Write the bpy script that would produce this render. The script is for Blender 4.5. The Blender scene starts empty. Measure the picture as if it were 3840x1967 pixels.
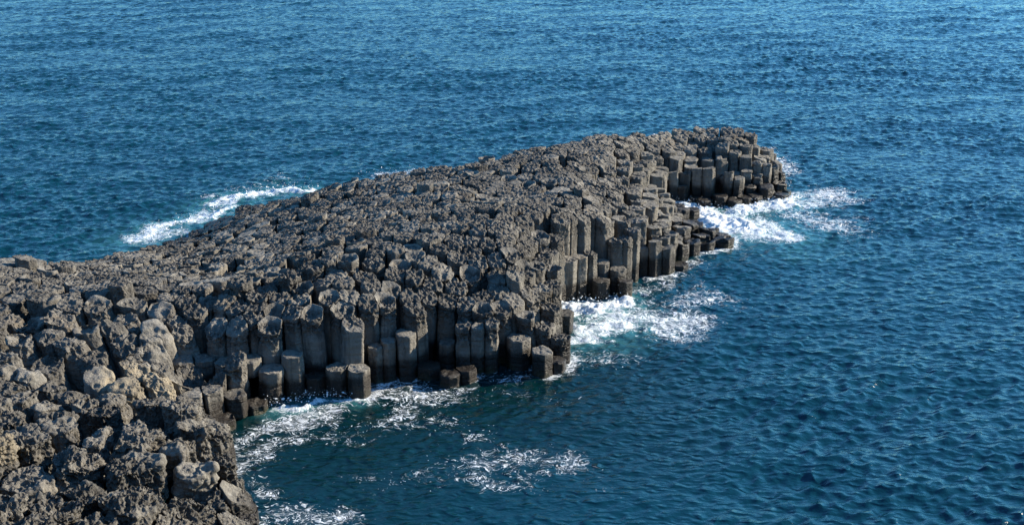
import bpy, math, time
import numpy as np
T0 = time.time()
RNG = np.random.RandomState(7)
C = bpy.context.scene.collection

# ------------------------------------------------------------------ camera model (used to lay the place out at real distances)
CAMH, PITCH, FOC = 28.0, math.radians(21.0), 4635.0      # metres, radians, focal length in photo pixels (photo is 3840 wide)
SP, CP = math.sin(PITCH), math.cos(PITCH)
K = 3840 / 2576.0

def ground(u, v, z=0.0):
    """point of the place at height z that the photo shows at full-size pixel u, v"""
    x = (u - 1920) / FOC; y = -(v - 983.5) / FOC
    t = (CAMH - z) / (SP - y * CP)
    return t * x, t * (CP + y * SP)

def dground(u, v, z=0.0):
    return ground(u * K, v * K, z)

def height_at(Y, v):
    """height of a point at distance Y that shows at pixel row v"""
    y = -(v - 983.5) / FOC
    t = Y / (CP + y * SP)
    return CAMH - t * (SP - y * CP)

def project(P):
    d = P[:, 1] * CP - (P[:, 2] - CAMH) * SP
    up = P[:, 1] * SP + (P[:, 2] - CAMH) * CP
    return 1920 + FOC * P[:, 0] / d, 983.5 - FOC * up / d, d

# ------------------------------------------------------------------ noise
def _hash(ix, iy, iz, s):
    h = (ix.astype(np.int64) * 374761393 + iy.astype(np.int64) * 668265263 + iz.astype(np.int64) * 2147483647 + s * 974634777) & 0xFFFFFFFF
    h = ((h ^ (h >> 13)) * 1274126177) & 0xFFFFFFFF
    h = ((h ^ (h >> 16)) * 2246822519) & 0xFFFFFFFF
    return ((h ^ (h >> 15)) & 0xFFFFFF) / float(0xFFFFFF)

def vnoise(P, s=0):
    i = np.floor(P).astype(np.int64); f = P - i
    f = f * f * f * (f * (f * 6 - 15) + 10)
    out = 0
    for dx in (0, 1):
        wx = f[:, 0] if dx else 1 - f[:, 0]
        for dy in (0, 1):
            wy = f[:, 1] if dy else 1 - f[:, 1]
            for dz in (0, 1):
                wz = f[:, 2] if dz else 1 - f[:, 2]
                out = out + wx * wy * wz * _hash(i[:, 0] + dx, i[:, 1] + dy, i[:, 2] + dz, s)
    return out * 2 - 1

def fbm(P, octaves=3, s=0, gain=0.5):
    a, o, n = 1.0, 0, 0
    for k in range(octaves):
        o = o + a * vnoise(P * (2.03 ** k) + 17.3 * k, s + k); n += a; a *= gain
    return o / n

def worley(P, s=0):
    i = np.floor(P).astype(np.int64)
    d1 = np.full(len(P), 9.0); d2 = np.full(len(P), 9.0)
    for dx in (-1, 0, 1):
        for dy in (-1, 0, 1):
            for dz in (-1, 0, 1):
                c = i + np.array([dx, dy, dz])
                q = np.stack([c[:, 0] + _hash(c[:, 0], c[:, 1], c[:, 2], s), c[:, 1] + _hash(c[:, 0], c[:, 1], c[:, 2], s + 11), c[:, 2] + _hash(c[:, 0], c[:, 1], c[:, 2], s + 23)], 1)
                d = np.sqrt(((q - P) ** 2).sum(1))
                m = d < d1
                d2 = np.where(m, d1, np.minimum(d2, d)); d1 = np.where(m, d, d1)
    return d1, d2

def sstep(a, b, x):
    t = np.clip((x - a) / (b - a), 0, 1)
    return t * t * (3 - 2 * t)

# ------------------------------------------------------------------ the headland: shore line and lie of the land, traced on the photo (display pixels, height)
SHORE = [(670, 1330, 0), (625, 1250, .3), (606, 1170, .6), (585, 1110, 1.0), (545, 1092, 0), (600, 1088, 0), (632, 1062, 0), (668, 1034, 0), (720, 1013, 0), (780, 999, 0),
         (830, 994, 0), (935, 999, 0), (965, 962, 0), (1000, 953, 0), (1060, 953, 0), (1090, 969, 0), (1150, 970, 0), (1190, 950, 0), (1250, 937, 0), (1330, 932, 0),
         (1365, 952, 0), (1430, 922, 0), (1448, 885, 0), (1425, 842, 0), (1402, 768, 0), (1490, 750, 0), (1580, 750, 0), (1600, 704, 0), (1690, 690, 0), (1735, 670, 0),
         (1760, 642, 0), (1845, 617, 0), (1838, 596, 0), (1780, 576, 0), (1738, 552, 0), (1700, 540, 0), (1668, 520, 0), (1700, 507, 0), (1790, 514, 0), (1870, 514, 0),
         (1930, 510, 0), (1985, 503, 0), (1988, 480, 0), (1962, 446, 0.2), (1940, 400, .9), (1914, 340, 2.9), (1893, 317, 3.1), (1840, 318, 3.2), (1750, 324, 3.3), (1650, 338, 3.5), (1550, 353, 3.7),
         (1400, 378, 3.8), (1250, 403, 3.7), (1150, 428, 3.5), (1050, 443, 3.2), (960, 458, 2.8), (870, 471, 2.2), (790, 486, 1.5), (700, 506, .8), (640, 517, .8), (590, 531, .7),
         (550, 551, .7), (492, 573, .5), (470, 593, .4), (400, 609, .9), (330, 633, 1.3), (250, 650, 1.7), (180, 650, 2.3), (100, 640, 3.0), (50, 626, 3.3), (0, 643, 3.3), (-160, 665, 3.3)]
shore = np.array([dground(u, v, z) for u, v, z in SHORE] + [(-46, 62), (-44, 30), (-12, 30), (-9.0, 37)])
LAND = [(u, v, z) for u, v, z in SHORE if z >= .4] + [
    # near wall: top of the wall, then the rounded shoulder, then the flat top
    (500, 820, 3.3), (600, 800, 3.7), (700, 790, 3.8), (800, 800, 3.7), (900, 800, 3.5), (1000, 805, 3.3), (1100, 805, 3.0), (1200, 812, 2.7), (1300, 800, 2.6), (1375, 745, 2.6),
    (480, 720, 4.3), (600, 700, 4.5), (720, 690, 4.6), (830, 650, 4.9), (950, 640, 5.0), (1080, 620, 4.9), (1200, 650, 4.4), (1320, 650, 4.2), (1300, 715, 3.5), (1150, 720, 3.8), (1000, 720, 4.2),
    (1410, 650, 3.2), (1460, 635, 3.1), (1500, 600, 3.6), (1570, 590, 3.4), (1600, 600, 2.9), (1640, 615, 2.0), (1680, 640, 1.4), (1720, 610, 1.1), (1780, 600, .6), (1820, 603, .4),
    (1660, 560, 2.0), (1700, 575, 1.3), (1640, 520, 2.7), (1620, 560, 2.9), (1560, 530, 3.5), (1480, 540, 4.1), (1400, 560, 4.5), (1300, 560, 4.7), (1580, 470, 3.4), (1600, 430, 3.4), (1620, 400, 3.4),
    (1700, 360, 3.35), (1780, 350, 3.3), (1850, 340, 3.4), (1700, 385, 3.2), (1760, 375, 3.2), (1820, 370, 3.3), (1878, 362, 3.2), (1865, 400, 2.5), (1780, 408, 2.2), (1720, 410, 2.3), (1840, 430, 1.6), (1900, 430, 1.5), (1920, 470, .8), (1800, 465, 1.1), (1740, 465, 1.3), (1690, 465, 1.6), (1860, 490, .4), (1960, 490, .3),
    (1640, 480, 2.0), (1680, 412, 2.6), (1450, 470, 4.1), (1300, 475, 3.9), (1240, 505, 3.75), (1340, 500, 3.9), (1420, 500, 4.5), (1360, 530, 4.75), (1150, 500, 4.0), (1000, 520, 3.6), (1000, 580, 4.6), (850, 560, 3.4), (700, 580, 2.8), (600, 600, 2.3), (850, 600, 4.3), (650, 650, 3.9),
    (450, 640, 2.6), (350, 680, 3.2), (200, 700, 3.6), (60, 690, 3.8), (450, 690, 3.9),
    # slope at the left, low tan shelf, crag at the bottom
    (60, 760, 4.0), (200, 780, 4.0), (330, 800, 3.8), (60, 860, 3.6), (200, 880, 3.3), (330, 890, 3.0), (430, 900, 2.5), (450, 960, 2.1), (300, 975, 2.4), (150, 960, 2.8), (0, 960, 3.2), (380, 1000, 2.2),
    (460, 1010, 2.3), (500, 1040, 2.6), (560, 1120, 2.4), (590, 1190, 1.7), (610, 1280, 1.0), (540, 1250, 2.2), (450, 1100, 3.1), (330, 1060, 2.9), (200, 1060, 3.0), (60, 1060, 3.4), (100, 1150, 3.6), (300, 1150, 3.4),
    (450, 1220, 3.0), (200, 1260, 3.8), (400, 1320, 3.2), (560, 1320, 1.8), (60, 1300, 4.0), (470, 985, 1.6), (500, 985, 1.0), (540, 1010, .8), (590, 1030, .7), (580, 930, 2.3), (510, 930, 2.5)]
lp = np.array([dground(u, v, z) + (z + (.48 if v < 480 and z > 1.4 and (u, v, z) in SHORE else 0),) for u, v, z in LAND])
def _phi(r):
    return np.where(r > 1e-9, r * r * np.log(r + 1e-9), 0)
_n = len(lp)
_D = np.hypot(lp[:, None, 0] - lp[None, :, 0], lp[:, None, 1] - lp[None, :, 1])
_A = np.zeros((_n + 3, _n + 3)); _A[:_n, :_n] = _phi(_D) + np.eye(_n) * .25
_A[:_n, _n] = 1; _A[:_n, _n + 1:] = lp[:, :2]; _A[_n, :_n] = 1; _A[_n + 1:, :_n] = lp[:, :2].T
_w = np.linalg.solve(_A, np.concatenate([lp[:, 2], [0, 0, 0]]))
def land(x, y):
    x = np.atleast_1d(np.asarray(x, float)); y = np.atleast_1d(np.asarray(y, float))
    r = np.hypot(x[:, None] - lp[None, :, 0], y[:, None] - lp[None, :, 1])
    return np.clip(_phi(r) @ _w[:_n] + _w[_n] + _w[_n + 1] * x + _w[_n + 2] * y, .25, 5.8)

def inside(poly, x, y):
    c = np.zeros(len(x), bool)
    for k in range(len(poly)):
        x1, y1 = poly[k]; x2, y2 = poly[k - 1]
        c ^= ((y1 > y) != (y2 > y)) & (x < (x2 - x1) * (y - y1) / (y2 - y1 + 1e-12) + x1)
    return c

def dist_poly(poly, x, y):
    d = np.full(len(x), 1e9)
    for k in range(len(poly)):
        a = poly[k]; b = poly[k - 1]; e = b - a
        t = np.clip(((x - a[0]) * e[0] + (y - a[1]) * e[1]) / (e @ e), 0, 1)
        d = np.minimum(d, np.hypot(x - a[0] - t * e[0], y - a[1] - t * e[1]))
    return d

# ------------------------------------------------------------------ columns traced one by one: photo pixel column, row of the top, row of the foot, height of the foot, radius
HAND = [(741, 1465, 1606, 0, .55), (800, 1452, 1596, 0, .55), (890, 1468, 1572, 0, .55), (843, 1560, 1618, 0, .5), (962, 1497, 1552, 0, .5), (700, 1345, 1462, .6, .55), (775, 1335, 1458, .5, .55), (862, 1345, 1480, .3, .55), (946, 1333, 1498, 0, .56), (1030, 1372, 1508, 0, .56), (1108, 1318, 1490, 0, .5), (1187, 1402, 1482, 0, .5), (1270, 1367, 1486, 0, .5), (1347, 1372, 1490, 0, .52),
        (1412, 1285, 1436, 0, .4), (1457, 1268, 1428, 0, .42), (1523, 1240, 1422, 0, .5), (1609, 1358, 1425, 0, .55), (1690, 1388, 1452, 0, .5), (1745, 1372, 1440, 0, .5), (1680, 1272, 1392, 0, .42), (1740, 1197, 1398, 0, .52), (1797, 1212, 1400, 0, .42),
        (1842, 1195, 1398, 0, .42), (1947, 1258, 1388, 0, .55), (2035, 1308, 1412, 0, .52), (2085, 1345, 1400, 0, .45), (2036, 1212, 1330, 0, .6), (2070, 1058, 1262, 0, .5), (2118, 1168, 1252, 0, .42), (2127, 962, 1132, 0, .5), (2172, 955, 1118, 0, .42), (2211, 935, 1108, 0, .4),
        (2254, 973, 1092, 0, .45), (2250, 1043, 1120, 0, .52), (2312, 998, 1095, 0, .5), (2342, 1046, 1114, 0, .42), (2304, 885, 1075, 0, .45), (2338, 880, 1070, 0, .42), (2368, 855, 1057, 0, .4), (2407, 926, 1030, 0, .42), (2445, 900, 1032, 0, .5), (2492, 922, 1026, 0, .52),
        (2547, 985, 1013, 0, .5), (2592, 902, 960, 0, .48), (2650, 903, 940, 0, .48), (2712, 890, 928, 0, .6), (2612, 838, 868, .2, .5), (2535, 765, 822, 0, .55), (2592, 780, 828, 0, .5), (2482, 808, 872, .6, .5), (2528, 885, 950, .2, .5), (2560, 850, 900, .2, .5),
        (2516, 640, 755, 0, .5), (2560, 690, 756, 0, .5), (2607, 627, 735, .3, .42), (2650, 627, 738, .3, .46), (2565, 643, 742, .2, .45), (2732, 642, 735, .3, .4), (2762, 664, 742, .2, .45), (2834, 608, 690, .6, .42), (2868, 613, 690, .6, .4), (2896, 620, 690, .4, .4),
        (2671, 545, 655, .9, .5), (2595, 535, 645, .9, .48), (2868, 697, 748, 0, .5), (2930, 725, 748, 0, .5), (2700, 730, 770, 0, .5), (2640, 745, 775, 0, .5), (2790, 735, 765, 0, .5), (2600, 735, 762, 0, .5), (2755, 745, 775, 0, .5), (2830, 730, 760, 0, .5),
        (1372, 848, 905, 4.1, .6), (1424, 845, 880, 4.2, .45), (1256, 880, 925, 4.1, .5), (1180, 975, 1040, 4.3, .6), (1230, 955, 1020, 4.4, .55), (1090, 1015, 1075, 4.2, .55), (905, 1040, 1110, 4.0, .6), (455, 1050, 1130, 3.8, .6), (170, 1100, 1165, 3.7, .8)]
hp = []
for u, vt, vb, zb, r in HAND:
    x, y = ground(u, vb, zb)
    d = math.hypot(x, y); x += x / d * r * .9; y += y / d * r * .9
    hp.append((x, y, height_at(y + .1, vt), r))
# fat weathered heads of the near corner: photo pixel of the middle of the head, height, radius, smooth or pitted
HEADS = [(275, 1712, 3.2, 1.0, 0), (505, 1735, 3.2, 1.15, 0), (345, 1650, 3.1, .5, 0), (85, 1630, 3.4, 1.0, 0), (505, 1600, 2.8, .75, 1), (385, 1612, 2.8, .5, 1), (665, 1665, 2.9, .7, 0), (730, 1760, 2.5, .75, 0),
         (842, 1715, 1.9, .5, 0), (105, 1790, 2.9, .95, 1), (322, 1870, 2.5, .7, 0), (85, 1905, 2.8, .65, 0), (210, 1905, 2.6, .6, 0), (790, 1875, 1.6, .65, 0), (748, 1600, 3.1, .38, 0), (570, 1890, 2.1, .8, 0), (690, 1880, 1.9, .55, 0),
         (925, 1945, .8, .5, 0), (440, 1900, 2.4, .6, 0), (600, 1610, 2.5, .55, 0), (230, 1590, 3.0, .7, 0), (880, 1810, 1.3, .45, 0)]
NCOL = len(hp)
for u, v, z, r, sm in HEADS:
    x, y = ground(u, v, z); hp.append((x, y, z, r))
hp = np.array(hp)

# ------------------------------------------------------------------ seeds of all other columns
def spacing(x, y):
    """columns grow into fat weathered heads toward the crag in the near corner"""
    u, v, _ = project(np.stack([x, y, np.full_like(x, 3.0)], 1)); u = u / K; v = v / K
    near = sstep(985, 1090, v) * sstep(640, 480, u)
    left = sstep(700, 800, v) * sstep(520, 400, u) * (1 - near)
    far = sstep(78, 86, y) * sstep(6, 12, x)
    return 1.0 * .80 + near * .74 + left * .25 - far * .08
nx = 26000
cx = RNG.uniform(-46, 22, nx); cy = RNG.uniform(30, 92, nx)
ok = inside(shore, cx, cy); cx, cy = cx[ok], cy[ok]
ok = dist_poly(shore, cx, cy) > .42; cx, cy = cx[ok], cy[ok]
u_, v_, _d = project(np.stack([cx, cy, np.full_like(cx, 3.0)], 1))
ok = (u_ > -260) & (v_ < 2300); cx, cy = cx[ok], cy[ok]
sp = spacing(cx, cy)
seeds = [(h[0], h[1]) for h in hp]; srad = [h[3] * 1.75 for h in hp]
grid = {}
def gput(i, x, y): grid.setdefault((int(x // 2.4), int(y // 2.4)), []).append(i)
for i, (x, y) in enumerate(seeds): gput(i, x, y)
for x, y, s in zip(cx, cy, sp):
    gx, gy = int(x // 2.4), int(y // 2.4); good = True
    for a in (-1, 0, 1):
        for b in (-1, 0, 1):
            for j in grid.get((gx + a, gy + b), ()):
                lim = .5 * (s + srad[j])
                if (seeds[j][0] - x) ** 2 + (seeds[j][1] - y) ** 2 < lim * lim: good = False; break
            if not good: break
        if not good: break
    if good:
        seeds.append((x, y)); srad.append(s); gput(len(seeds) - 1, x, y)
S = np.array(seeds); SR = np.array(srad); NH = len(hp); NC = len(S)

def cell(i, pts, rmax):
    p = pts[i]; n = 6 + (i % 3 == 0); a0 = (i * 1.7) % 6.28
    poly = [(p[0] + rmax * math.cos(a0 + 2 * math.pi * k / n), p[1] + rmax * math.sin(a0 + 2 * math.pi * k / n)) for k in range(n)]
    d = np.hypot(pts[:, 0] - p[0], pts[:, 1] - p[1])
    nb = np.where((d < 2.05 * rmax) & (d > 1e-6))[0]; nb = nb[np.argsort(d[nb])]
    used = []
    for j in nb:
        mx, my = (p + pts[j]) / 2; ex, ey = pts[j] - p
        s = [(q[0] - mx) * ex + (q[1] - my) * ey for q in poly]
        if max(s) <= 0: continue
        used.append(j); out = []
        for k in range(len(poly)):
            a, b = poly[k - 1], poly[k]; sa, sb = s[k - 1], s[k]
            if sa <= 0 < sb or sb <= 0 < sa:
                t = sa / (sa - sb); out.append((a[0] + (b[0] - a[0]) * t, a[1] + (b[1] - a[1]) * t))
            if sb <= 0: out.append(b)
        poly = out
    return np.array(poly), used
# one gentle relaxation makes the cells more hexagonal
S2 = S.copy()
for i in range(NH, NC):
    q, _u = cell(i, S, SR[i] * .8)
    S2[i] += .6 * (q.mean(0) - S[i])
S = S2
cells = [cell(i, S, SR[i] * (.70 if i < NH else .82)) for i in range(NC)]

# heights
Z = land(S[:, 0], S[:, 1])
GRX = (land(S[:, 0] + .5, S[:, 1]) - land(S[:, 0] - .5, S[:, 1])).clip(-.6, .6)
GRY = (land(S[:, 0], S[:, 1] + .5) - land(S[:, 0], S[:, 1] - .5)).clip(-.6, .6)
P3 = np.stack([S[:, 0], S[:, 1], np.zeros(NC)], 1)
su, sv, _d = project(np.stack([S[:, 0], S[:, 1], Z], 1)); su = su / K; sv = sv / K
edge = dist_poly(shore, S[:, 0], S[:, 1])
iscrag = np.zeros(NC, bool); iscrag[NCOL:NH] = True
steps = np.maximum(sstep(1560, 1640, su) * sstep(395, 430, sv), 0)                                   # stairs down to the coves
steps = np.maximum(steps, sstep(1640, 1700, su) * sstep(365, 400, sv))
near = sstep(985, 1060, sv) * sstep(640, 500, su)
near[NCOL:NH] = 1
leftz = sstep(700, 780, sv) * sstep(500, 420, su) * (1 - near)
plateau = np.clip(1 - steps - near - leftz, 0, 1)
rim = sstep(600, 660, sv) * sstep(1440, 1380, su) * sstep(420, 520, su) * sstep(1000, 900, sv)       # spongy shoulder above the near wall
jit = RNG.uniform(-1, 1, NC)
Z += plateau * (fbm(P3 * .13, 2, 5) * .48 + jit * .04) + steps * jit * .30 + leftz * jit * .22 + near * jit * .34 + rim * jit * .05
pop = (RNG.rand(NC) < .025) & (plateau > .5) & (edge > 2.5)
Z[pop] += RNG.uniform(.15, .5, pop.sum())
Z = np.maximum(Z, .2)
Z[:NH] = hp[:, 2]

# ------------------------------------------------------------------ build every column as a polygon prism with a worn head
def chaikin(p, it, w=.22):
    for _ in range(it):
        n = np.roll(p, -1, 0)
        p = np.stack([(1 - w) * p + w * n, w * p + (1 - w) * n], 1).reshape(-1, 2)
    return p

def resample(p, n):
    q = np.vstack([p, p[:1]]); L = np.concatenate([[0], np.cumsum(np.hypot(*np.diff(q, axis=0).T))])
    t = np.linspace(0, L[-1], n, endpoint=False)
    return np.stack([np.interp(t, L, q[:, 0]), np.interp(t, L, q[:, 1])], 1)

VERT, FACE, VID, META = [], [], [], []
HOL = np.zeros(NC, bool)
FOLW = np.zeros(NC)
voff = 0
KINDS = []
for i in range(NC):
    poly, nb = cells[i]
    c = poly.mean(0)
    R = math.sqrt(max(1e-3, .5 * abs(np.dot(poly[:, 0], np.roll(poly[:, 1], 1)) - np.dot(poly[:, 1], np.roll(poly[:, 0], 1))) / math.pi))
    slant = math.hypot(math.hypot(c[0], c[1]), CAMH - Z[i])
    h = max(.055, slant * .00095) if near[i] < .3 else .043
    big = near[i] if i >= NCOL else 0
    rr = np.random.RandomState(1000 + i)
    gap = .006 + .016 * rr.rand() + .02 * big + .02 * leftz[i]
    shrink = 1 - gap / R
    smooth_it = 2 if (big > .3 or leftz[i] > .4) else 1
    ring = resample(chaikin(c + (poly - c) * shrink, smooth_it, .15 if smooth_it == 2 else .08), max(16, int(2 * math.pi * R / h)))
    n = len(ring)
    zt = Z[i]
    zn = min([Z[j] for j in nb], default=0)
    open_side = len(nb) < 5 or edge[i] < SR[i] * .8
    zb = -.9 if open_side else max(-.9, min(zn, zt) - .45)
    worn = plateau[i] if i >= NH else .25
    bev = (.02 + .05 * rr.rand() ** 2) * (1 + .8 * big + 1.2 * leftz[i]); bev = min(bev, .45 * R)
    dome = rr.uniform(-.03, .10) * R * (1 - .6 * worn) + big * .10 * R + leftz[i] * rr.uniform(-.12, .25) * R
    hollow = i >= NH and rr.rand() < (.12 + .22 * rim[i]) and big < .3                # some heads are dished
    HOL[i] = hollow
    if hollow: dome = -rr.uniform(.10, .34) * R * (1 + .5 * rim[i])
    ta, tm = rr.uniform(0, 6.28), abs(rr.normal(0, .07)) * (1 - .6 * plateau[i]) + .10 * leftz[i] + .12 * steps[i] * rr.rand()
    tx, ty = math.cos(ta) * tm, math.sin(ta) * tm
    if steps[i] > .5: tx += .06; ty -= .06
    if i >= NH:                                                        # worn heads lie along the slope of the land
        FOLW[i] = max(plateau[i], rim[i]) * (1 - sstep(.3, .6, math.hypot(GRX[i], GRY[i])) * max(sstep(1440, 1540, su[i]), sstep(2.4, 1.4, edge[i]) * sstep(1150, 1250, su[i]))) * (1 - big)
        fol = .8 * big + .8 * leftz[i] + .25 * steps[i]
        tx += fol * GRX[i]; ty += fol * GRY[i]
    lean = np.array([.0, .0]) + rr.normal(0, .026, 2)
    if leftz[i] > .2: lean += leftz[i] * np.array([-.35, .18]) * rr.uniform(.5, 1.2)
    rows = []
    ns = max(1, int(math.ceil((zt - bev - zb) / h)))
    for k in range(ns + 1):
        rows.append((1.0, zb + (zt - bev - zb) * k / ns, 0))
    nbv = max(2, int(bev * 1.6 / h))
    for k in range(1, nbv + 1):
        a = k / nbv * math.pi / 2
        rows.append((1 - bev / R * (1 - math.cos(a)), zt - bev + bev * math.sin(a), 1))
    f0 = rows[-1][0]; nt = max(2, int(f0 * R / h))
    for k in range(1, nt):
        rows.append((f0 * (1 - k / nt), zt, 1))
    V = []
    for f, z, top in rows:
        xy = c + (ring - c) * f
        zz = np.full(n, z)
        wt = min(1, max(0, (z - (zt - bev - .5)) / .5))
        q = (ring - c) * f
        zz = zz + wt * (q[:, 0] * tx + q[:, 1] * ty)
        if top: zz = zz + dome * (1 - (f / 1.0) ** 2)
        xy = xy + lean * (z - zt)
        V.append(np.column_stack([xy, zz]))
    V.append(np.array([[c[0], c[1], zt + dome]]))
    V = np.vstack(V); m = len(rows)
    a = np.arange(n); b = (a + 1) % n
    F = np.concatenate([np.stack([a + r * n, b + r * n, b + (r + 1) * n, a + (r + 1) * n], 1) for r in range(m - 1)])
    tri = np.stack([a + (m - 1) * n, b + (m - 1) * n, np.full(n, m * n), np.full(n, m * n)], 1)
    F = np.concatenate([F, tri])
    VERT.append(V); FACE.append(F + voff); VID.append(np.full(len(V), i)); META.append((voff, len(V), len(F))); voff += len(V)
V = np.vstack(VERT); F = np.vstack(FACE); ID = np.concatenate(VID)
print('columns', NC, 'verts', len(V), round(time.time() - T0, 1))

def normals(V, F):
    a, b, c, d = V[F[:, 0]], V[F[:, 1]], V[F[:, 2]], V[F[:, 3]]
    nf = np.cross(c - a, d - b)
    nf2 = np.cross(b - a, c - a); tri = F[:, 2] == F[:, 3]; nf[tri] = nf2[tri]
    N = np.zeros_like(V)
    for k in range(4):
        for ax in range(3):
            N[:, ax] += np.bincount(F[:, k], nf[:, ax], len(V))
    return N / (np.linalg.norm(N, axis=1, keepdims=True) + 1e-12)
def ground_form(x, y):
    o = np.zeros(len(x))
    for k in range(0, len(x), 60000):
        sl_ = slice(k, k + 60000)
        o[sl_] = land(x[sl_], y[sl_])
    return o + .48 * fbm(np.stack([x, y, 0 * x], 1) * .13, 2, 5)
_k = np.where((FOLW[ID] > .02) & (Z[ID] - V[:, 2] < .9))[0]
_g = ground_form(V[_k, 0], V[_k, 1]) - ground_form(S[:, 0], S[:, 1])[ID[_k]]
V[_k, 2] += np.clip(_g, -.8, .8) * FOLW[ID[_k]] * sstep(.85, .25, Z[ID[_k]] - V[_k, 2])
N = normals(V, F)
# wear: lumps, honeycomb pits, ragged crust
top_of = Z[ID]; below = top_of - V[:, 2]
nearv, leftv, platv, stepv, rimv = near[ID].copy(), leftz[ID].copy(), plateau[ID].copy(), steps[ID].copy(), rim[ID].copy()
hand = ID < NCOL
for arr in (nearv, leftv): arr[hand & (V[:, 2] < 2.6)] *= .3
stub = hand & (top_of < 2.6)
platv[stub] *= .35; rimv[stub] = 0
rimv *= 1 - .6 * (sstep(2.0, 1.2, edge) * sstep(1200, 1300, su))[ID]
crest = sstep(1.7, .35, below)
dry = sstep(.5, 1.3, V[:, 2])
maskn = fbm(V * .55, 2, 31) * .5 + .5
pitcol = np.random.RandomState(5).rand(NC)[ID]
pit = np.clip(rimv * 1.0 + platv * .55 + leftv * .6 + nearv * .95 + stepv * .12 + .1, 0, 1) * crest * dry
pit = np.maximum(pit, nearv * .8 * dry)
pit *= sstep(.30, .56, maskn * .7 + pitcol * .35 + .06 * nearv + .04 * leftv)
bowl = HOL[ID] * sstep(.25, -.02, below * -1 + .0) * 0 + HOL[ID] * (below < .06)
pit *= 1 - .85 * bowl
smooth_head = np.zeros(NC); smooth_head[NCOL:NH] = [h_[4] for h_ in HEADS]
pit *= 1 - .5 * smooth_head[ID]; nearv = nearv * (1 - .35 * smooth_head[ID])
wj = V + .08 * np.stack([vnoise(V * 3, 40), vnoise(V * 3, 41), vnoise(V * 3, 42)], 1)
d1, d2 = worley(wj * np.array([3.3, 3.3, 2.8]) * (1 + .45 * nearv)[:, None], 3)
honey = sstep(.02, .34, d2 - d1)
d1b, d2b = worley(wj * np.array([1.25, 1.25, 1.0]), 9)
scoop = sstep(.04, .5, d2b - d1b)
ragged = fbm(V * 4.3, 2, 60)
lump = fbm(V * np.array([1.1, 1.1, .8]), 3, 70)
disp = lump * (.05 + .10 * leftv + .26 * nearv) * (.35 + .65 * np.maximum(crest, nearv))
disp -= pit * honey * (.11 + .05 * rimv + .05 * nearv)
disp -= pit * scoop * (.10 * rimv + .08 * leftv + .17 * nearv + .05)
disp += ragged * (.012 + .035 * leftv + .035 * nearv) * (.3 + .7 * dry)
crust = np.abs(fbm(V * 2.2, 3, 80))
chip = sstep(.2, .6, vnoise(V * 1.9, 95)) * sstep(.55, .1, below) * (1 - platv) * (1 - .5 * nearv)
disp -= chip * .15
disp += (np.abs(fbm(V * 2.4, 3, 98, .6)) - .22) * .20 * nearv
facet, _f2 = worley(V * np.array([1.5, 1.5, 1.1]), 21)
disp -= (facet - .45) * (.13 * nearv + .12 * leftv)
ph = np.random.RandomState(8).rand(NC)[ID]; per = (.55 + .9 * np.random.RandomState(9).rand(NC))[ID]
jz = np.abs(((V[:, 2] + .10 * vnoise(V * 1.3, 97)) / per + ph) % 1 - .5) * per
disp -= .035 * np.exp(-(jz / .035) ** 2) * (1 - platv * crest) * (1 - nearv) * (ph < .65)
bands = vnoise(V * np.array([.5, .5, 7.0]), 90)
disp += bands * .012 * (1 - pit)
V0 = V
up = np.clip(platv * crest * (1 - nearv), 0, 1) * sstep(.2, .7, below * -1 + .9)       # flat top: wear works downward, so joints stay tight
side = 1 - .75 * up
V = V + N * (disp * side)[:, None]
wornf = sstep(.3, .62, fbm(V0 * .22, 2, 77) * .5 + .55)
flatp = V0 * np.array([1, 1, .25])
relief = (fbm(flatp * .35, 2, 81) * .22 - np.abs(fbm(flatp * 2.2, 3, 82, .6)) * .20 - np.abs(fbm(flatp * 5.0, 3, 84, .6)) * .17 + fbm(flatp * 8, 2, 83) * .06) * (.30 + .70 * wornf)
relief *= 1 - .7 * bowl
relief -= pit * honey * .09
V[:, 2] += up * relief
V[:, 2] = np.where(V0[:, 2] < -.5, V0[:, 2], V[:, 2])
tone = np.random.RandomState(6).rand(NC)[ID]
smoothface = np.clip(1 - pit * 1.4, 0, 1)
print('verts', len(V), 'wear', round(time.time() - T0, 1))

# what shows in the photo: a coarse depth picture of the columns picks those that show largest
pu, pv, pd = project(V)
px = np.floor(pu / 3840 * 640).astype(int); py = np.floor(pv / 1967 * 328).astype(int)
okp = (px >= 0) & (px < 640) & (py >= 0) & (py < 328) & (V[:, 2] > -.05)
cellid = py * 640 + px
idx = np.where(okp)[0]; order = idx[np.argsort(-pd[idx])]
zbuf = np.full(640 * 328, -1); zbuf[cellid[order]] = ID[order]
seen = np.bincount(zbuf[zbuf >= 0], minlength=NC)
rank = np.argsort(-seen)
MAXN = 300
indiv = [int(i) for i in rank[:MAXN] if seen[i] > 0]
cu = np.zeros(NC); cv = np.zeros(NC)
for i in indiv:
    k = np.where(zbuf == i)[0]; cu[i] = (k % 640).mean() * 6; cv[i] = (k // 640).mean() * 6

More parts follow.
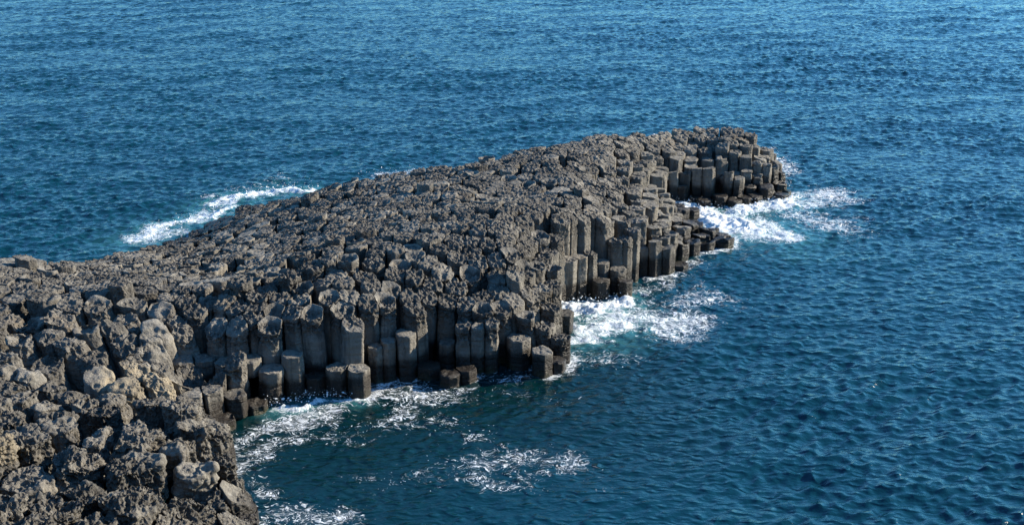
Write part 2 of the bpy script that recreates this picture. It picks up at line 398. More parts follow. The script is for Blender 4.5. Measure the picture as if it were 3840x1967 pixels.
# ------------------------------------------------------------------ node helpers
def material(name):
    m = bpy.data.materials.new(name); m.use_nodes = True; t = m.node_tree; t.nodes.clear(); return m, t
def nd(t, kind, **kw):
    n = t.nodes.new(kind)
    for k, v in kw.items():
        if k.startswith('i_'):
            key = k[2:]; key = int(key) if key.isdigit() else key.replace('_', ' ')
            if hasattr(v, 'is_output'): t.links.new(v, n.inputs[key])
            else: n.inputs[key].default_value = v
        else: setattr(n, k, v)
    return n
def math_(t, op, a, b=0.0, c=None, clamp=False):
    n = t.nodes.new('ShaderNodeMath'); n.operation = op; n.use_clamp = clamp
    for k, v in enumerate([a, b] + ([c] if c is not None else [])):
        if hasattr(v, 'is_output'): t.links.new(v, n.inputs[k])
        else: n.inputs[k].default_value = v
    return n.outputs[0]
def mix_(t, f, a, b):
    n = t.nodes.new('ShaderNodeMix'); n.data_type = 'RGBA'
    for key, v in ((0, f), (6, a), (7, b)):
        if hasattr(v, 'is_output'): t.links.new(v, n.inputs[key])
        else: n.inputs[key].default_value = v if key == 0 else (v[0], v[1], v[2], 1)
    return n.outputs[2]
def ramp_(t, x, a, b):
    n = t.nodes.new('ShaderNodeMapRange'); n.interpolation_type = 'SMOOTHSTEP'
    if hasattr(x, 'is_output'): t.links.new(x, n.inputs[0])
    n.inputs[1].default_value = a; n.inputs[2].default_value = b
    return n.outputs[0]
def noise_(t, vec, scale, detail=4, rough=.55, dist=0.0):
    n = nd(t, 'ShaderNodeTexNoise', i_Scale=scale, i_Detail=detail, i_Roughness=rough, i_Distortion=dist)
    t.links.new(vec, n.inputs['Vector']); return n.outputs[0]

# ------------------------------------------------------------------ basalt
def rock_material():
    m, t = material('basalt')
    geo = nd(t, 'ShaderNodeNewGeometry'); pos = geo.outputs['Position']
    sep = nd(t, 'ShaderNodeSeparateXYZ'); t.links.new(pos, sep.inputs[0]); z = sep.outputs[2]
    tone = nd(t, 'ShaderNodeAttribute', attribute_name='tone').outputs['Fac']
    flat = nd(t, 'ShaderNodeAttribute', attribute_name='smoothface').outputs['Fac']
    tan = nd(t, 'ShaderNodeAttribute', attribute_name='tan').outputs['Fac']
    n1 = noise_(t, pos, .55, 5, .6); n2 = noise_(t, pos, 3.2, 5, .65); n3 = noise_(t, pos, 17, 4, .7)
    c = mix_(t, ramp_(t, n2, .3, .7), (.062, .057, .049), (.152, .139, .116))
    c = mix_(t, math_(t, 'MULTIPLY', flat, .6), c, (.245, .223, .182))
    c = mix_(t, math_(t, 'MULTIPLY', ramp_(t, n1, .45, .7), .5), c, (.095, .088, .076))
    c = mix_(t, math_(t, 'MULTIPLY', ramp_(t, n3, .58, .72), .5), c, (.30, .285, .25))
    c = mix_(t, tan, c, (.33, .27, .175))
    lich = math_(t, 'MULTIPLY', ramp_(t, noise_(t, pos, .9, 6, .7), .56, .68), ramp_(t, n2, .40, .60))
    c = mix_(t, math_(t, 'MULTIPLY', lich, .45), c, (.30, .285, .25))
    rust = math_(t, 'MULTIPLY', ramp_(t, noise_(t, pos, .37, 5, .65), .60, .70), n2)
    c = mix_(t, math_(t, 'MULTIPLY', rust, .6), c, (.19, .135, .075))
    mst = nd(t, 'ShaderNodeMapping'); t.links.new(pos, mst.inputs[0]); mst.inputs['Scale'].default_value = (3.2, 3.2, .35)
    c = mix_(t, math_(t, 'MULTIPLY', ramp_(t, noise_(t, mst.outputs[0], 1.0, 4, .6), .50, .64), .55), c, (.045, .042, .037))
    hsv = nd(t, 'ShaderNodeHueSaturation'); t.links.new(c, hsv.inputs['Color'])
    t.links.new(math_(t, 'ADD', math_(t, 'MULTIPLY', tone, .45), .78), hsv.inputs['Value']); c = hsv.outputs[0]
    # tide mark: wet, dark, with barnacles
    nz = noise_(t, pos, 1.3, 4, .6)
    wl = math_(t, 'ADD', z, math_(t, 'MULTIPLY', math_(t, 'SUBTRACT', nz, .5), -1.1))
    wet = ramp_(t, wl, 1.45, .85)
    c = mix_(t, wet, c, mix_(t, n2, (.010, .008, .006), (.030, .023, .016)))
    vor = nd(t, 'ShaderNodeTexVoronoi', i_Scale=15.0); t.links.new(pos, vor.inputs['Vector'])
    barn = math_(t, 'MULTIPLY', ramp_(t, vor.outputs['Distance'], .26, .14), math_(t, 'MULTIPLY', wet, ramp_(t, n1, .40, .6)))
    c = mix_(t, math_(t, 'MULTIPLY', barn, .6), c, (.22, .19, .15))
    algae = math_(t, 'MULTIPLY', ramp_(t, wl, .45, .1), ramp_(t, n1, .45, .65))
    c = mix_(t, math_(t, 'MULTIPLY', algae, .6), c, (.035, .038, .012))
    rough = math_(t, 'SUBTRACT', .92, math_(t, 'MULTIPLY', wet, .55))
    # bump: small pits and grain
    v2 = nd(t, 'ShaderNodeTexVoronoi', i_Scale=6.5); t.links.new(pos, v2.inputs['Vector'])
    v2.feature = 'SMOOTH_F1'; v2.inputs['Smoothness'].default_value = .3
    pits = ramp_(t, v2.outputs['Distance'], .05, .55)
    hgt = math_(t, 'ADD', math_(t, 'MULTIPLY', n2, .10), math_(t, 'MULTIPLY', n3, .045))
    hgt = math_(t, 'ADD', hgt, math_(t, 'MULTIPLY', pits, math_(t, 'MULTIPLY', math_(t, 'SUBTRACT', 1.0, flat), .06)))
    hgt = math_(t, 'ADD', hgt, math_(t, 'MULTIPLY', barn, .02))
    mj = nd(t, 'ShaderNodeMapping'); t.links.new(pos, mj.inputs[0]); mj.inputs['Scale'].default_value = (.7, .7, 6.0)
    hgt = math_(t, 'ADD', hgt, math_(t, 'MULTIPLY', noise_(t, mj.outputs[0], 1.0, 5, .65), .09))
    bump = nd(t, 'ShaderNodeBump', i_Strength=1.0, i_Distance=1.3); t.links.new(hgt, bump.inputs['Height'])
    b = nd(t, 'ShaderNodeBsdfPrincipled', i_Base_Color=c, i_Roughness=rough, i_Normal=bump.outputs[0])
    b.inputs['Specular IOR Level'].default_value = .35
    o = nd(t, 'ShaderNodeOutputMaterial'); t.links.new(b.outputs[0], o.inputs[0])
    return m
ROCK = rock_material()

def make_mesh(name, V, F, mat, attrs):
    me = bpy.data.meshes.new(name)
    tri = F[:, 2] == F[:, 3]
    sizes = np.where(tri, 3, 4)
    flat = F.reshape(-1); keep = np.ones(len(flat), bool); keep[3::4] = ~tri
    loops = flat[keep]
    me.vertices.add(len(V)); me.vertices.foreach_set('co', V.astype(np.float32).ravel())
    me.loops.add(len(loops)); me.loops.foreach_set('vertex_index', loops.astype(np.int32))
    me.polygons.add(len(F)); st = np.concatenate([[0], np.cumsum(sizes)[:-1]])
    me.polygons.foreach_set('loop_start', st.astype(np.int32))
    me.polygons.foreach_set('use_smooth', np.ones(len(F), bool))
    for k, a in attrs.items():
        at = me.attributes.new(k, 'FLOAT', 'POINT'); at.data.foreach_set('value', a.astype(np.float32))
    me.update(calc_edges=True); me.validate()
    me.materials.append(mat)
    return me

def add(name, me, loc=(0, 0, 0), label=None, cat=None, group=None, kind=None):
    o = bpy.data.objects.new(name, me); o.location = loc; C.objects.link(o)
    if label: o['label'] = label
    if cat: o['category'] = cat
    if group: o['group'] = group
    o['kind'] = kind or 'thing'
    return o

# pale tan rock faces sit on the low shelf at the left and in the near crag
tanp = np.zeros(len(V))
for u, v, z, r in ((300, 965, 2.4, 1.3), (345, 960, 2.3, 1.2), (375, 985, 2.2, 1.0), (330, 985, 2.3, .9), (430, 970, 2.1, .8), (25, 1130, 3.6, .9), (110, 1210, 3.6, .8)):
    q = np.array(dground(u, v, z) + (z,))
    tanp = np.maximum(tanp, sstep(r, r * .6, np.sqrt(((V - q) ** 2).sum(1)) + .35 * vnoise(V * 1.7, 99)))
tanp *= .5

# ---- what to call each column: where it stands, how tall and how worn it is, and its place among the like ones
ORD = 'first second third fourth fifth sixth seventh eighth ninth tenth eleventh twelfth thirteenth fourteenth fifteenth sixteenth seventeenth eighteenth nineteenth twentieth'.split()
pitmean = np.bincount(ID, pit * crest, NC) / np.maximum(np.bincount(ID, crest, NC), 1)
def describe(i):
    x, y, z = S[i, 0], S[i, 1], Z[i]; u, v = cu[i] / K, cv[i] / K
    look = 'dished' if HOL[i] else ('pitted' if pitmean[i] > .22 else 'smooth')
    size = 'stub' if z < 1.25 else ('short column' if z < 2.3 else 'tall column')
    if i >= NCOL and near[i] > .5: return look + ' lumpy rock head on the nearest crag', 'heads of the nearest crag', 'rock head'
    if x < -16.5 and (leftz[i] > .35 or near[i] > 0): return look + ' leaning head on the slope behind the crag', 'leaning heads of the slope behind the crag', 'rock head'
    if y > 83.5 and x > 9.5: return look + (' wet' if z < 1 else '') + ' ' + size + ' of the far end block', 'columns of the far end block', 'rock column'
    if x > 8 and y > 67: return look + (' wet' if z < 1 else '') + ' ' + size + ' on the surf cove steps', 'columns stepping down to the surf cove', 'rock column'
    if x > 2.6 and edge[i] < 2.2 and v > 500: return look + ' ' + size + ' of the wall behind the surf', 'columns of the wall beyond the lower surf', 'rock column'
    if edge[i] < 2.4 and v > 720 and y < 66: return look + (' wet' if z < 1 else '') + ' ' + size + ' of the near sea wall', 'columns of the near sea wall', 'rock column'
    if edge[i] < 2.6 and y > 64: return look + ' column head along the seaward back edge', 'heads along the back edge', 'rock column'
    if rim[i] > .4: return look + ' column head on the shoulder above the wall', 'heads on the shoulder above the near sea wall', 'rock column'
    return look + ' column head on the flat top', 'heads paving the flat top', 'rock column'
LAB = {}
fam = {}
for i in indiv: fam.setdefault(describe(i), []).append(i)
for (phrase, grp, cat), mem in fam.items():
    n = len(mem); nrow = max(1, int(math.ceil(n / 9)))
    mem = sorted(mem, key=lambda i: -cv[i])
    rows = [mem[k * n // nrow:(k + 1) * n // nrow] for k in range(nrow)]
    for r, row in enumerate(rows):
        row.sort(key=lambda i: cu[i])
        for q, i in enumerate(row):
            t_ = phrase
            if nrow > 1: t_ += ', ' + ('nearest row' if r == 0 else ORD[r] + ' row back')
            if len(row) > 1: t_ += ', ' + ('leftmost' if q == 0 else 'rightmost' if q == len(row) - 1 else ORD[q] + ' from left')
            LAB[i] = (t_, cat, grp)
def label_for(i): return LAB[i]

isind = np.zeros(NC, bool); isind[indiv] = True
faceid = ID[F[:, 0]]
for i in indiv:
    o0, nv, nf = META[i]
    Vi = V[o0:o0 + nv]; Fi = FACE[i] - o0
    c = np.array([S[i, 0], S[i, 1], Vi[:, 2].min()])
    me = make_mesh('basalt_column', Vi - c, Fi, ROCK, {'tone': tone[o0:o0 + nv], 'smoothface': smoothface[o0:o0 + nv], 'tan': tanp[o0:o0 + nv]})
    lab, cat, grp = label_for(i)
    add('basalt_column', me, tuple(c), lab, cat, grp)
keepv = ~isind[ID]
remap = np.cumsum(keepv) - 1
Fr = remap[F[~isind[faceid]]]
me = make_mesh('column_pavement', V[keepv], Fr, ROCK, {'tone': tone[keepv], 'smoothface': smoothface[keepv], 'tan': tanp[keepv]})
add('column_pavement', me, (0, 0, 0), 'mass of small worn basalt column heads paving the flat top of the headland', 'rock columns', None, 'stuff')
print('rock objects', round(time.time() - T0, 1))

# ------------------------------------------------------------------ the sea
def ocean(L, n, lmin, lmax, slope, direction, spread, seed, p=3.2):
    r = np.random.RandomState(seed)
    k = np.fft.fftfreq(n, L / n) * 2 * np.pi
    kx, ky = np.meshgrid(k, k, indexing='ij'); kk = np.hypot(kx, ky) + 1e-9
    lam = 2 * np.pi / kk
    amp = kk ** (-p / 2 - .5) * ((lam > lmin) & (lam < lmax))
    cosd = (kx * math.cos(direction) + ky * math.sin(direction)) / kk
    amp *= (np.abs(cosd) ** spread + .06)
    h = amp * (r.normal(size=(n, n)) + 1j * r.normal(size=(n, n)))
    real = lambda a: np.fft.ifft2(a).real
    # make it hermitian by taking real parts of consistent transforms
    H = np.fft.fft2(np.fft.ifft2(h).real)
    z = real(H); sx = real(1j * kx * H); sy = real(1j * ky * H)
    s = slope / math.sqrt((sx ** 2 + sy ** 2).mean())
    dx = real(1j * kx / kk * H); dy = real(1j * ky / kk * H)
    return L, n, z * s, dx * s, dy * s
def sample(T, x, y, rot):
    L, n, z, dx, dy = T
    c, s = math.cos(rot), math.sin(rot)
    a = ((x * c + y * s) / L * n) % n; b = ((-x * s + y * c) / L * n) % n
    i = np.floor(a).astype(int) % n; j = np.floor(b).astype(int) % n; fa = a - np.floor(a); fb = b - np.floor(b)
    i1 = (i + 1) % n; j1 = (j + 1) % n
    bl = lambda m: m[i, j] * (1 - fa) * (1 - fb) + m[i1, j] * fa * (1 - fb) + m[i, j1] * (1 - fa) * fb + m[i1, j1] * fa * fb
    X, Y = bl(dx), bl(dy)
    return bl(z), X * c - Y * s, X * s + Y * c
WD = math.radians(-78)
TA = ocean(83, 512, 1.7, 8, .052, WD, 1.6, 1)
TB = ocean(37, 512, .42, 1.4, .25, WD + .1, 1.0, 2, 2.8)
TC = ocean(13, 256, .26, .6, .21, WD - .1, .8, 3, 2.8)
def graded(lo, hi, fine, grow, far):
    """coordinates that are evenly fine between lo and hi and then grow out to far"""
    out = list(np.arange(lo, hi, fine)); s = fine
    while out[-1] < far: s *= grow; out.append(out[-1] + s)
    return out
xs = graded(0, 34, .14, 1.005, 72); s = xs[-1] - xs[-2]
while xs[-1] < 6000: s *= 1.25; xs.append(xs[-1] + s)
xs = np.array([-x for x in xs[:0:-1]] + xs)
ys = graded(36, 72, .125, 1.0022, 190); s = ys[-1] - ys[-2]
while ys[-1] < 7000: s *= 1.25; ys.append(ys[-1] + s)
lo = [36 - .125]; s = .125
while lo[-1] > -3000: s *= 1.3; lo.append(lo[-1] - s)
ys = np.array(lo[::-1] + ys)
GX, GY = np.meshgrid(xs, ys, indexing='ij'); nxs, nys = GX.shape
X = GX.ravel(); Y = GY.ravel()
dX = np.gradient(xs)[:, None] + 0 * GX; dY = np.gradient(ys)[None, :] + 0 * GX
res = np.maximum(dX, dY).ravel()
fine = (res < 1.2)
wz = np.zeros(len(X)); wx = np.zeros(len(X)); wy = np.zeros(len(X))
xf, yf = X[fine], Y[fine]; rf = res[fine]
# sheltered water in the near bay is calmer
dsh = np.hypot(np.maximum(0, np.abs(xf + 3) - 8), np.maximum(0, np.abs(yf - 48) - 6))
calm = .45 + .55 * sstep(0, 9, dsh)
gust = .95 + .5 * fbm(np.stack([xf, yf * 1.6, 0 * xf], 1) * .06, 2, 250)
for T, rot, lam in ((TA, 0, 2.6), (TA, .9, 2.6), (TB, .35, .8), (TB, -.5, .8), (TC, 1.1, .45)):
    z, dx, dy = sample(T, xf + 31 * rot, yf - 17 * rot, rot if T is not TA else rot * .35)
    w = sstep(lam * .8, lam * .3, rf) * gust * (calm if T is not TC else .5 + .5 * calm) * (.75 if rot else 1)
    wz[fine] += z * w; wx[fine] += dx * w * .70; wy[fine] += dy * w * .70

# foam: where the swell breaks on the rock (display pixels, radius in metres, strength)
FOAM = [  # dense white water
    ([(1700, 515), (1760, 530), (1830, 555)], 1.5, 1.15), ([(1790, 545), (1850, 575)], 1.7, 1.2), ([(1860, 530), (1930, 520), (1985, 505)], 1.1, 1.0), ([(1900, 560), (1960, 600), (1880, 590)], 1.5, .84), ([(1950, 500), (2040, 500), (2110, 490)], 1.6, .72),
    ([(1960, 460), (1945, 410)], .8, .62), ([(1935, 380), (1990, 430)], 1.3, .62), ([(2000, 540), (2120, 570)], 1.9, .60), ([(1690, 545), (1700, 560)], .5, 1.0), ([(1720, 545), (1735, 560)], .5, .9),
    ([(1415, 770), (1470, 775), (1560, 765)], 1.0, 1.05), ([(1430, 810), (1500, 830), (1560, 800)], 1.2, .85), ([(1440, 850), (1500, 850)], .9, .85), ([(1560, 790), (1680, 800), (1720, 830)], 1.6, .70), ([(1600, 740), (1690, 700), (1760, 660)], .9, .60), ([(1660, 770), (1800, 750)], 1.8, .54), ([(1440, 890), (1560, 900)], 1.0, .5),
    ([(680, 1025), (740, 1012), (790, 1000)], .45, .98), ([(820, 1000), (880, 1000)], .35, .85), ([(600, 1110), (680, 1060), (800, 1030)], 1.0, .66), ([(960, 980), (1060, 985), (1140, 990)], .8, .66), ([(1000, 970), (1090, 1000), (960, 1050)], .9, .58), ([(620, 1150), (720, 1110), (860, 1080)], 1.2, .56), ([(900, 1060), (1080, 1050), (1200, 1080)], 1.2, .46),
    ([(1200, 960), (1320, 960), (1420, 930)], .8, .50), ([(1200, 1010), (1400, 1000)], 1.3, .36), ([(1150, 1160), (1300, 1150), (1480, 1180)], 1.0, .56), ([(1180, 1190), (1300, 1210)], .8, .56), ([(860, 1200), (1080, 1210)], .8, .44), ([(640, 1270), (760, 1290), (840, 1300)], .9, .60), ([(640, 1220), (700, 1300)], .8, .46),
    ([(545, 520), (620, 495), (700, 480)], .9, .88), ([(610, 500), (690, 478), (790, 476)], .7, 1.0), ([(350, 595), (420, 570), (520, 540)], 1.1, .84), ([(540, 545), (580, 525)], .6, .9), ([(400, 570), (480, 555)], 1.3, .58), ([(500, 500), (600, 480), (690, 460)], 1.5, .46), ([(980, 436), (1060, 430)], .6, .66), ([(340, 590), (440, 590)], .9, .7)]
xr = (np.abs(xf) < 40) & (yf < 112)
xa, ya = xf[xr], yf[xr]
foam = np.zeros(len(xa)); soft = np.zeros(len(xa))
warp = np.stack([xa, ya, 0 * xa], 1)
wxn = fbm(warp * .45, 3, 200) * 1.3; wyn = fbm(warp * .45, 3, 210) * 1.3
for line, rad, st in FOAM:
    q = np.array([dground(u, v, 0) for u, v in line])
    d = np.full(len(xa), 1e9)
    for k in range(len(q) - 1):
        a, e = q[k], q[k + 1] - q[k]
        tt = np.clip(((xa + wxn - a[0]) * e[0] + (ya + wyn - a[1]) * e[1]) / (e @ e), 0, 1)
        d = np.minimum(d, np.hypot(xa + wxn - a[0] - tt * e[0], ya + wyn - a[1] - tt * e[1]))
    foam = np.maximum(foam, st * np.exp(-(d / (rad * (1.0 if st > .8 else 1.5))) ** 2 * .8))
    if st >= .8: soft = np.maximum(soft, st * np.exp(-(d / (rad * 2.0)) ** 2))
shd = dist_poly(shore, xa, ya)
wash = sstep(-.25, .35, fbm(warp * .33, 2, 240)) * .78
foam = np.maximum(foam, wash * np.exp(-(shd / .8) ** 2)); foam = np.maximum(foam, .30 * np.exp(-(shd / 2.2) ** 2) * wash * 1.6)
foamv = np.zeros(len(X)); softv = np.zeros(len(X))
fi = np.where(fine)[0][xr]
foamv[fi] = foam; softv[fi] = soft
dense = sstep(.75, 1.05, foam)
bub = np.abs(fbm(warp * 2.6, 4, 220, .6)) * 1.0 + fbm(warp * .6, 2, 230) * .35
wz[fi] += dense * (.10 + .62 * bub) * .8
ins = inside(shore, xa, ya) & (shd > 1.2)
wz[fi] = np.where(ins, -.35, wz[fi])
WV = np.stack([X + wx, Y + wy, wz], 1)
ii = np.arange(nxs * nys).reshape(nxs, nys)
WF = np.stack([ii[:-1, :-1].ravel(), ii[1:, :-1].ravel(), ii[1:, 1:].ravel(), ii[:-1, 1:].ravel()], 1)
print('sea', len(WV), round(time.time() - T0, 1))

def water_material():
    m, t = material('sea_water')
    geo = nd(t, 'ShaderNodeNewGeometry'); pos = geo.outputs['Position']
    foam = nd(t, 'ShaderNodeAttribute', attribute_name='foam').outputs['Fac']
    soft = nd(t, 'ShaderNodeAttribute', attribute_name='soft').outputs['Fac']
    mp = nd(t, 'ShaderNodeMapping'); t.links.new(pos, mp.inputs[0]); mp.inputs['Scale'].default_value = (1, 1.5, 0)
    fine1 = noise_(t, mp.outputs[0], 5.5, 4, .6); fine2 = noise_(t, mp.outputs[0], 1.6, 3, .55)
    big = noise_(t, mp.outputs[0], .05, 2, .5)
    rg = nd(t, 'ShaderNodeTexNoise', noise_type='RIDGED_MULTIFRACTAL', normalize=True, i_Scale=1.6, i_Detail=5.0, i_Roughness=.62, i_Lacunarity=2.1, i_Distortion=.35)
    mp3 = nd(t, 'ShaderNodeMapping'); t.links.new(pos, mp3.inputs[0]); mp3.inputs['Scale'].default_value = (.85, 1.7, 0); mp3.inputs['Rotation'].default_value = (0, 0, .15)
    t.links.new(mp3.outputs[0], rg.inputs['Vector'])
    hgt = math_(t, 'ADD', math_(t, 'MULTIPLY', fine1, .020), math_(t, 'ADD', math_(t, 'MULTIPLY', fine2, .04), math_(t, 'MULTIPLY', rg.outputs[0], .13)))
    bump = nd(t, 'ShaderNodeBump', i_Strength=1.0, i_Distance=1.0); t.links.new(hgt, bump.inputs['Height'])
    c = mix_(t, big, (.0009, .023, .038), (.0016, .033, .045))
    bay_fac = nd(t, 'ShaderNodeAttribute', attribute_name='bay').outputs['Fac']
    c = mix_(t, math_(t, 'MULTIPLY', bay_fac, .8), c, (.0010, .013, .012))          # water colour turns darker and greener toward the near bay
    c = mix_(t, math_(t, 'MULTIPLY', soft, .8, clamp=True), c, (.04, .16, .17))
    w = nd(t, 'ShaderNodeBsdfPrincipled', i_Base_Color=c, i_Roughness=.10, i_IOR=1.42, i_Normal=bump.outputs[0])
    # lacy foam
    wn = nd(t, 'ShaderNodeTexNoise', i_Scale=.9, i_Detail=3.0); t.links.new(pos, wn.inputs['Vector'])
    wv = nd(t, 'ShaderNodeVectorMath', operation='SCALE'); t.links.new(wn.outputs['Color'], wv.inputs[0]); wv.inputs['Scale'].default_value = 1.3
    wa = nd(t, 'ShaderNodeVectorMath', operation='ADD'); t.links.new(pos, wa.inputs[0]); t.links.new(wv.outputs[0], wa.inputs[1])
    mp2 = nd(t, 'ShaderNodeMapping'); t.links.new(wa.outputs[0], mp2.inputs[0]); mp2.inputs['Scale'].default_value = (1, 1.25, 0)
    ve = nd(t, 'ShaderNodeTexVoronoi', i_Scale=1.9, feature='DISTANCE_TO_EDGE'); t.links.new(mp2.outputs[0], ve.inputs['Vector'])
    ve2 = nd(t, 'ShaderNodeTexVoronoi', i_Scale=4.6, feature='DISTANCE_TO_EDGE'); t.links.new(mp2.outputs[0], ve2.inputs['Vector'])
    ve3 = nd(t, 'ShaderNodeTexVoronoi', i_Scale=9.5, feature='DISTANCE_TO_EDGE'); t.links.new(mp2.outputs[0], ve3.inputs['Vector'])
    nb = noise_(t, mp2.outputs[0], 2.8, 6, .68); nb2 = noise_(t, mp2.outputs[0], .55, 4, .6, .6); nb3 = noise_(t, mp2.outputs[0], 1.5, 4, .6, .8)
    f2 = math_(t, 'POWER', foam, 2.2)
    thick = math_(t, 'ADD', .012, math_(t, 'MULTIPLY', f2, .13))
    thick = math_(t, 'MULTIPLY', thick, math_(t, 'MULTIPLY', ramp_(t, nb, .34, .72), 2.6))
    def web(v, k, nz, lo):
        line = math_(t, 'SUBTRACT', 1.0, math_(t, 'DIVIDE', v, math_(t, 'MULTIPLY', thick, k)), clamp=True)
        line = ramp_(t, line, 0.0, 1.0)
        return math_(t, 'MULTIPLY', line, ramp_(t, math_(t, 'ADD', nz, math_(t, 'MULTIPLY', foam, .62)), lo, lo + .14))
    cn = nd(t, 'ShaderNodeTexNoise', i_Scale=2.0, i_Detail=3.0, i_Roughness=.55, i_Distortion=.9); t.links.new(mp2.outputs[0], cn.inputs['Vector'])
    cont = math_(t, 'ABSOLUTE', math_(t, 'SUBTRACT', cn.outputs[0], .5))
    w1 = web(cont, .72, nb2, .76); w2 = web(ve2.outputs[0], 1.2, nb3, .84); w3 = web(ve3.outputs[0], 1.9, nb2, .92)
    solid = ramp_(t, math_(t, 'ADD', math_(t, 'MULTIPLY', nb, 1.1), foam), 1.32, 1.75)
    flecks = math_(t, 'MULTIPLY', ramp_(t, math_(t, 'ADD', noise_(t, mp2.outputs[0], 4.6, 4, .6), math_(t, 'MULTIPLY', foam, .26)), .745, .80), .9)
    fac = math_(t, 'MAXIMUM', math_(t, 'MAXIMUM', w1, w2), math_(t, 'MAXIMUM', math_(t, 'MULTIPLY', w3, .8), math_(t, 'MAXIMUM', solid, flecks)))
    fac = math_(t, 'MULTIPLY', fac, ramp_(t, foam, .05, .25))
    haze_ = math_(t, 'MULTIPLY', ramp_(t, math_(t, 'ADD', foam, math_(t, 'MULTIPLY', nb2, .5)), .75, 1.25), .30)      # thin film of bubbles just under the surface
    fac = math_(t, 'MULTIPLY', fac, ramp_(t, math_(t, 'ADD', nb, math_(t, 'MULTIPLY', foam, .35)), .22, .72))
    fac = math_(t, 'MULTIPLY', math_(t, 'MAXIMUM', fac, haze_), .92)
    fb = nd(t, 'ShaderNodeBump', i_Strength=.8, i_Distance=.5); t.links.new(math_(t, 'MULTIPLY', nb, .35), fb.inputs['Height'])
    f = nd(t, 'ShaderNodeBsdfPrincipled', i_Base_Color=(.80, .83, .84, 1), i_Roughness=.8, i_Normal=fb.outputs[0])
    mx = nd(t, 'ShaderNodeMixShader'); t.links.new(fac, mx.inputs[0]); t.links.new(w.outputs[0], mx.inputs[1]); t.links.new(f.outputs[0], mx.inputs[2])
    o = nd(t, 'ShaderNodeOutputMaterial'); t.links.new(mx.outputs[0], o.inputs[0])
    return m
WATER = water_material()
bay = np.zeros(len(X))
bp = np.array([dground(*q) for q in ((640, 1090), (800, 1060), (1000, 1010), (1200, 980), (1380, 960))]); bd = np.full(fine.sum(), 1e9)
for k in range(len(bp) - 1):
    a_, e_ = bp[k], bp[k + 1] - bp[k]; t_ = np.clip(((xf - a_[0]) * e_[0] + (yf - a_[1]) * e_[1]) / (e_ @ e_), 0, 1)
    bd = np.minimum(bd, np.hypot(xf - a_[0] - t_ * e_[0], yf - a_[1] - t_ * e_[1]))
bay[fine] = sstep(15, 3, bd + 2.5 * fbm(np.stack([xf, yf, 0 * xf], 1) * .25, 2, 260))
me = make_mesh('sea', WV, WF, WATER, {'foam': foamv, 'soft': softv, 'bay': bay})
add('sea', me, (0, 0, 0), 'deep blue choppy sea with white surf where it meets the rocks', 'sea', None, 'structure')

# spray: droplets and clots thrown up where the swell breaks
ICO = [(0, 0, 1), (.894, 0, .447), (.276, .851, .447), (-.724, .526, .447), (-.724, -.526, .447), (.276, -.851, .447), (.724, .526, -.447), (-.276, .851, -.447), (-.894, 0, -.447), (-.276, -.851, -.447), (.724, -.526, -.447), (0, 0, -1)]
ICF = [(0, 1, 2), (0, 2, 3), (0, 3, 4), (0, 4, 5), (0, 5, 1), (1, 6, 2), (2, 7, 3), (3, 8, 4), (4, 9, 5), (5, 10, 1), (6, 7, 2), (7, 8, 3), (8, 9, 4), (9, 10, 5), (10, 6, 1), (11, 7, 6), (11, 8, 7), (11, 9, 8), (11, 10, 9), (11, 6, 10)]
ICO = np.array(ICO); ICF = np.array([f + (f[2],) for f in ICF])
def foam_material():
    m, t = material('white_spray')
    b = nd(t, 'ShaderNodeBsdfPrincipled', i_Base_Color=(.82, .85, .86, 1), i_Roughness=.6)
    o = nd(t, 'ShaderNodeOutputMaterial'); t.links.new(b.outputs[0], o.inputs[0]); return m
SPRAYM = foam_material()
SPRAY = [([(1690, 512), (1760, 520), (1850, 545)], .9, 260, .55), ([(1780, 540), (1900, 560)], 1.2, 260, .5), ([(1700, 545), (1716, 556)], .4, 160, .8), ([(1880, 520), (1985, 505)], .7, 160, .4), ([(1410, 768), (1480, 760), (1570, 758)], .7, 240, .5), ([(1420, 800), (1520, 820)], .9, 120, .3),
         ([(668, 1022), (740, 1010), (790, 1000)], .35, 200, .45), ([(820, 998), (880, 1000)], .25, 110, .45), ([(600, 500), (690, 478), (790, 474)], .6, 200, .6), ([(350, 592), (500, 545)], .7, 120, .4), ([(1950, 440), (1985, 480)], .5, 90, .4), ([(860, 440), (1050, 430)], .5, 40, .5)]
sr = np.random.RandomState(77); sv_, sf_ = [], []; cnt = 0
for k_, (line, spr, num, hh) in enumerate(SPRAY):
    q = np.array([dground(u, v, 0) for u, v in line])
    for _ in range(num):
        k = sr.randint(len(q) - 1); p = q[k] + (q[k + 1] - q[k]) * sr.rand() + sr.normal(0, spr * .55, 2)
        z = .05 + abs(sr.normal(0, hh * .5)); r = .008 + .035 * sr.rand() ** 4 * (1.4 if z < .35 else .6)
        sv_.append(ICO * r * sr.uniform(.6, 1.5, 3) + [p[0], p[1], z]); sf_.append(ICF + cnt); cnt += 12
me = make_mesh('sea_spray', np.vstack(sv_), np.vstack(sf_), SPRAYM, {})
add('sea_spray', me, (0, 0, 0), 'fine white spray thrown up where the surf breaks on the rocks', 'spray', None, 'stuff')

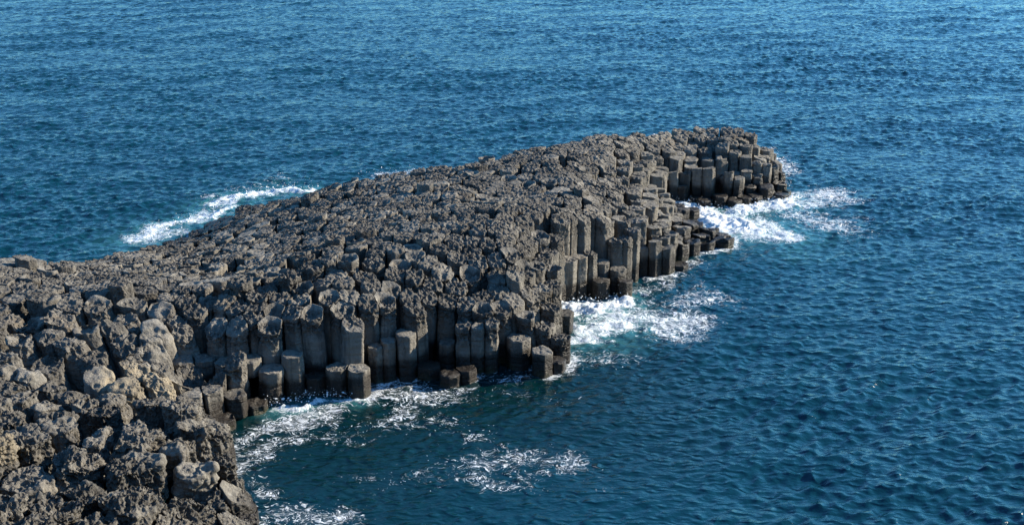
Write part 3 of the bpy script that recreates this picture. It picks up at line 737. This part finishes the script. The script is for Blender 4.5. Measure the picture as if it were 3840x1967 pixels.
sx_, sy_ = ground(2452, 508, 3.6); sr = np.random.RandomState(3)
P1 = ICO * np.array([.26, .2, .15]) * sr.uniform(.8, 1.2, (12, 1))
def pale_material():
    m, t = material('pale_stone')
    g = nd(t, 'ShaderNodeNewGeometry'); c = mix_(t, noise_(t, g.outputs['Position'], 12, 4), (.42, .40, .36), (.72, .70, .66))
    b = nd(t, 'ShaderNodeBsdfPrincipled', i_Base_Color=c, i_Roughness=.9); o = nd(t, 'ShaderNodeOutputMaterial'); t.links.new(b.outputs[0], o.inputs[0]); return m
q_ = np.hypot(V[:, 0] - sx_, V[:, 1] - sy_) < .25
zs_ = V[q_, 2].max() if q_.any() else 3.5
add('pale_stone', make_mesh('pale_stone', P1, ICF, pale_material(), {}), (sx_, sy_, zs_ + .08), 'small white stone lying alone on the dark rock top near the far end', 'stone')

# ------------------------------------------------------------------ the cliff the picture is taken from: it stands behind and below the camera
cxs = np.concatenate([np.linspace(-260, -60, 26)[:-1], np.linspace(-60, 60, 61), np.linspace(60, 200, 19)[1:]])
prof = [(1.6, 26.3), (3.0, 23.5), (4.2, 19.5), (5.6, 14), (7.4, 8), (10, 3), (13, -1.5)]
prof = [(-600, 60), (-200, 38), (-60, 28.5), (-20, 26.6), (-6, 26.4), (0, 26.35)] + prof
pp = np.array(prof); tt = np.linspace(0, len(prof) - 1, 58)
py_ = np.interp(tt, np.arange(len(prof)), pp[:, 0]); pz_ = np.interp(tt, np.arange(len(prof)), pp[:, 1])
CX, CYY = np.meshgrid(cxs, py_, indexing='ij'); CZ = np.broadcast_to(pz_, CX.shape).copy()
CV = np.stack([CX.ravel(), CYY.ravel(), CZ.ravel()], 1)
stp = sstep(-2, 4, CV[:, 1])
CV[:, 1] -= stp * (np.abs(fbm(CV * .09, 3, 300)) * 5 + np.abs(CV[:, 0]) * .10)
CV[:, 2] += (fbm(CV * .2, 3, 310) * .25) * (CV[:, 2] > 0)
jj = np.arange(CX.size).reshape(CX.shape)
CF = np.stack([jj[:-1, :-1].ravel(), jj[1:, :-1].ravel(), jj[1:, 1:].ravel(), jj[:-1, 1:].ravel()], 1)
zc = np.zeros(len(CV))
me = make_mesh('sea_cliff', CV, CF, ROCK, {'tone': zc + .2, 'smoothface': zc, 'tan': zc})
add('sea_cliff', me, (0, 0, 0), 'dark rock cliff that the headland is seen from', 'cliff', None, 'structure')

# ------------------------------------------------------------------ light, sky, camera
SUN_EL, SUN_AZ = math.radians(22.5), math.radians(19)          # sun stands at the right, a little beyond; azimuth measured from +X toward +Y
sd = np.array([math.cos(SUN_EL) * math.cos(SUN_AZ), math.cos(SUN_EL) * math.sin(SUN_AZ), math.sin(SUN_EL)])
from mathutils import Vector
sl = bpy.data.lights.new('sun', 'SUN'); sl.energy = 5.0; sl.angle = math.radians(.5); sl.color = (1, .89, .72)
so = bpy.data.objects.new('sun', sl); C.objects.link(so); so.rotation_euler = Vector((-sd[0], -sd[1], -sd[2])).to_track_quat('-Z', 'Y').to_euler()
w = bpy.data.worlds.new('World'); bpy.context.scene.world = w; w.use_nodes = True; t = w.node_tree; t.nodes.clear()
sky = t.nodes.new('ShaderNodeTexSky'); sky.sky_type = 'NISHITA'; sky.sun_disc = False; sky.sun_elevation = SUN_EL; sky.sun_rotation = math.pi / 2 - SUN_AZ
sky.air_density = 1.0; sky.dust_density = 0.0; sky.ozone_density = 4.0
bg = t.nodes.new('ShaderNodeBackground'); bg.inputs[1].default_value = .088
wo = t.nodes.new('ShaderNodeOutputWorld'); tint = t.nodes.new('ShaderNodeMix'); tint.data_type = 'RGBA'; tint.blend_type = 'MULTIPLY'; tint.inputs[0].default_value = 1; tint.inputs[7].default_value = (.68, 1.25, 1.52, 1)
t.links.new(sky.outputs[0], tint.inputs[6]); t.links.new(tint.outputs[2], bg.inputs[0]); t.links.new(bg.outputs[0], wo.inputs[0])
cam = bpy.data.cameras.new('camera'); cam.sensor_fit = 'HORIZONTAL'; cam.angle = 2 * math.atan(1920 / FOC); cam.clip_end = 20000; cam.clip_start = .5
co = bpy.data.objects.new('camera', cam); C.objects.link(co); co.location = (0, 0, CAMH); co.rotation_euler = (math.pi / 2 - PITCH, 0, 0)
sc = bpy.context.scene; sc.camera = co
sc.view_settings.view_transform = 'Standard'; sc.view_settings.look = 'None'; sc.view_settings.exposure = 1.2; sc.view_settings.gamma = 1
sc.cycles.use_denoising = True; sc.cycles.sample_clamp_direct = 3.0
print('done', round(time.time() - T0, 1))
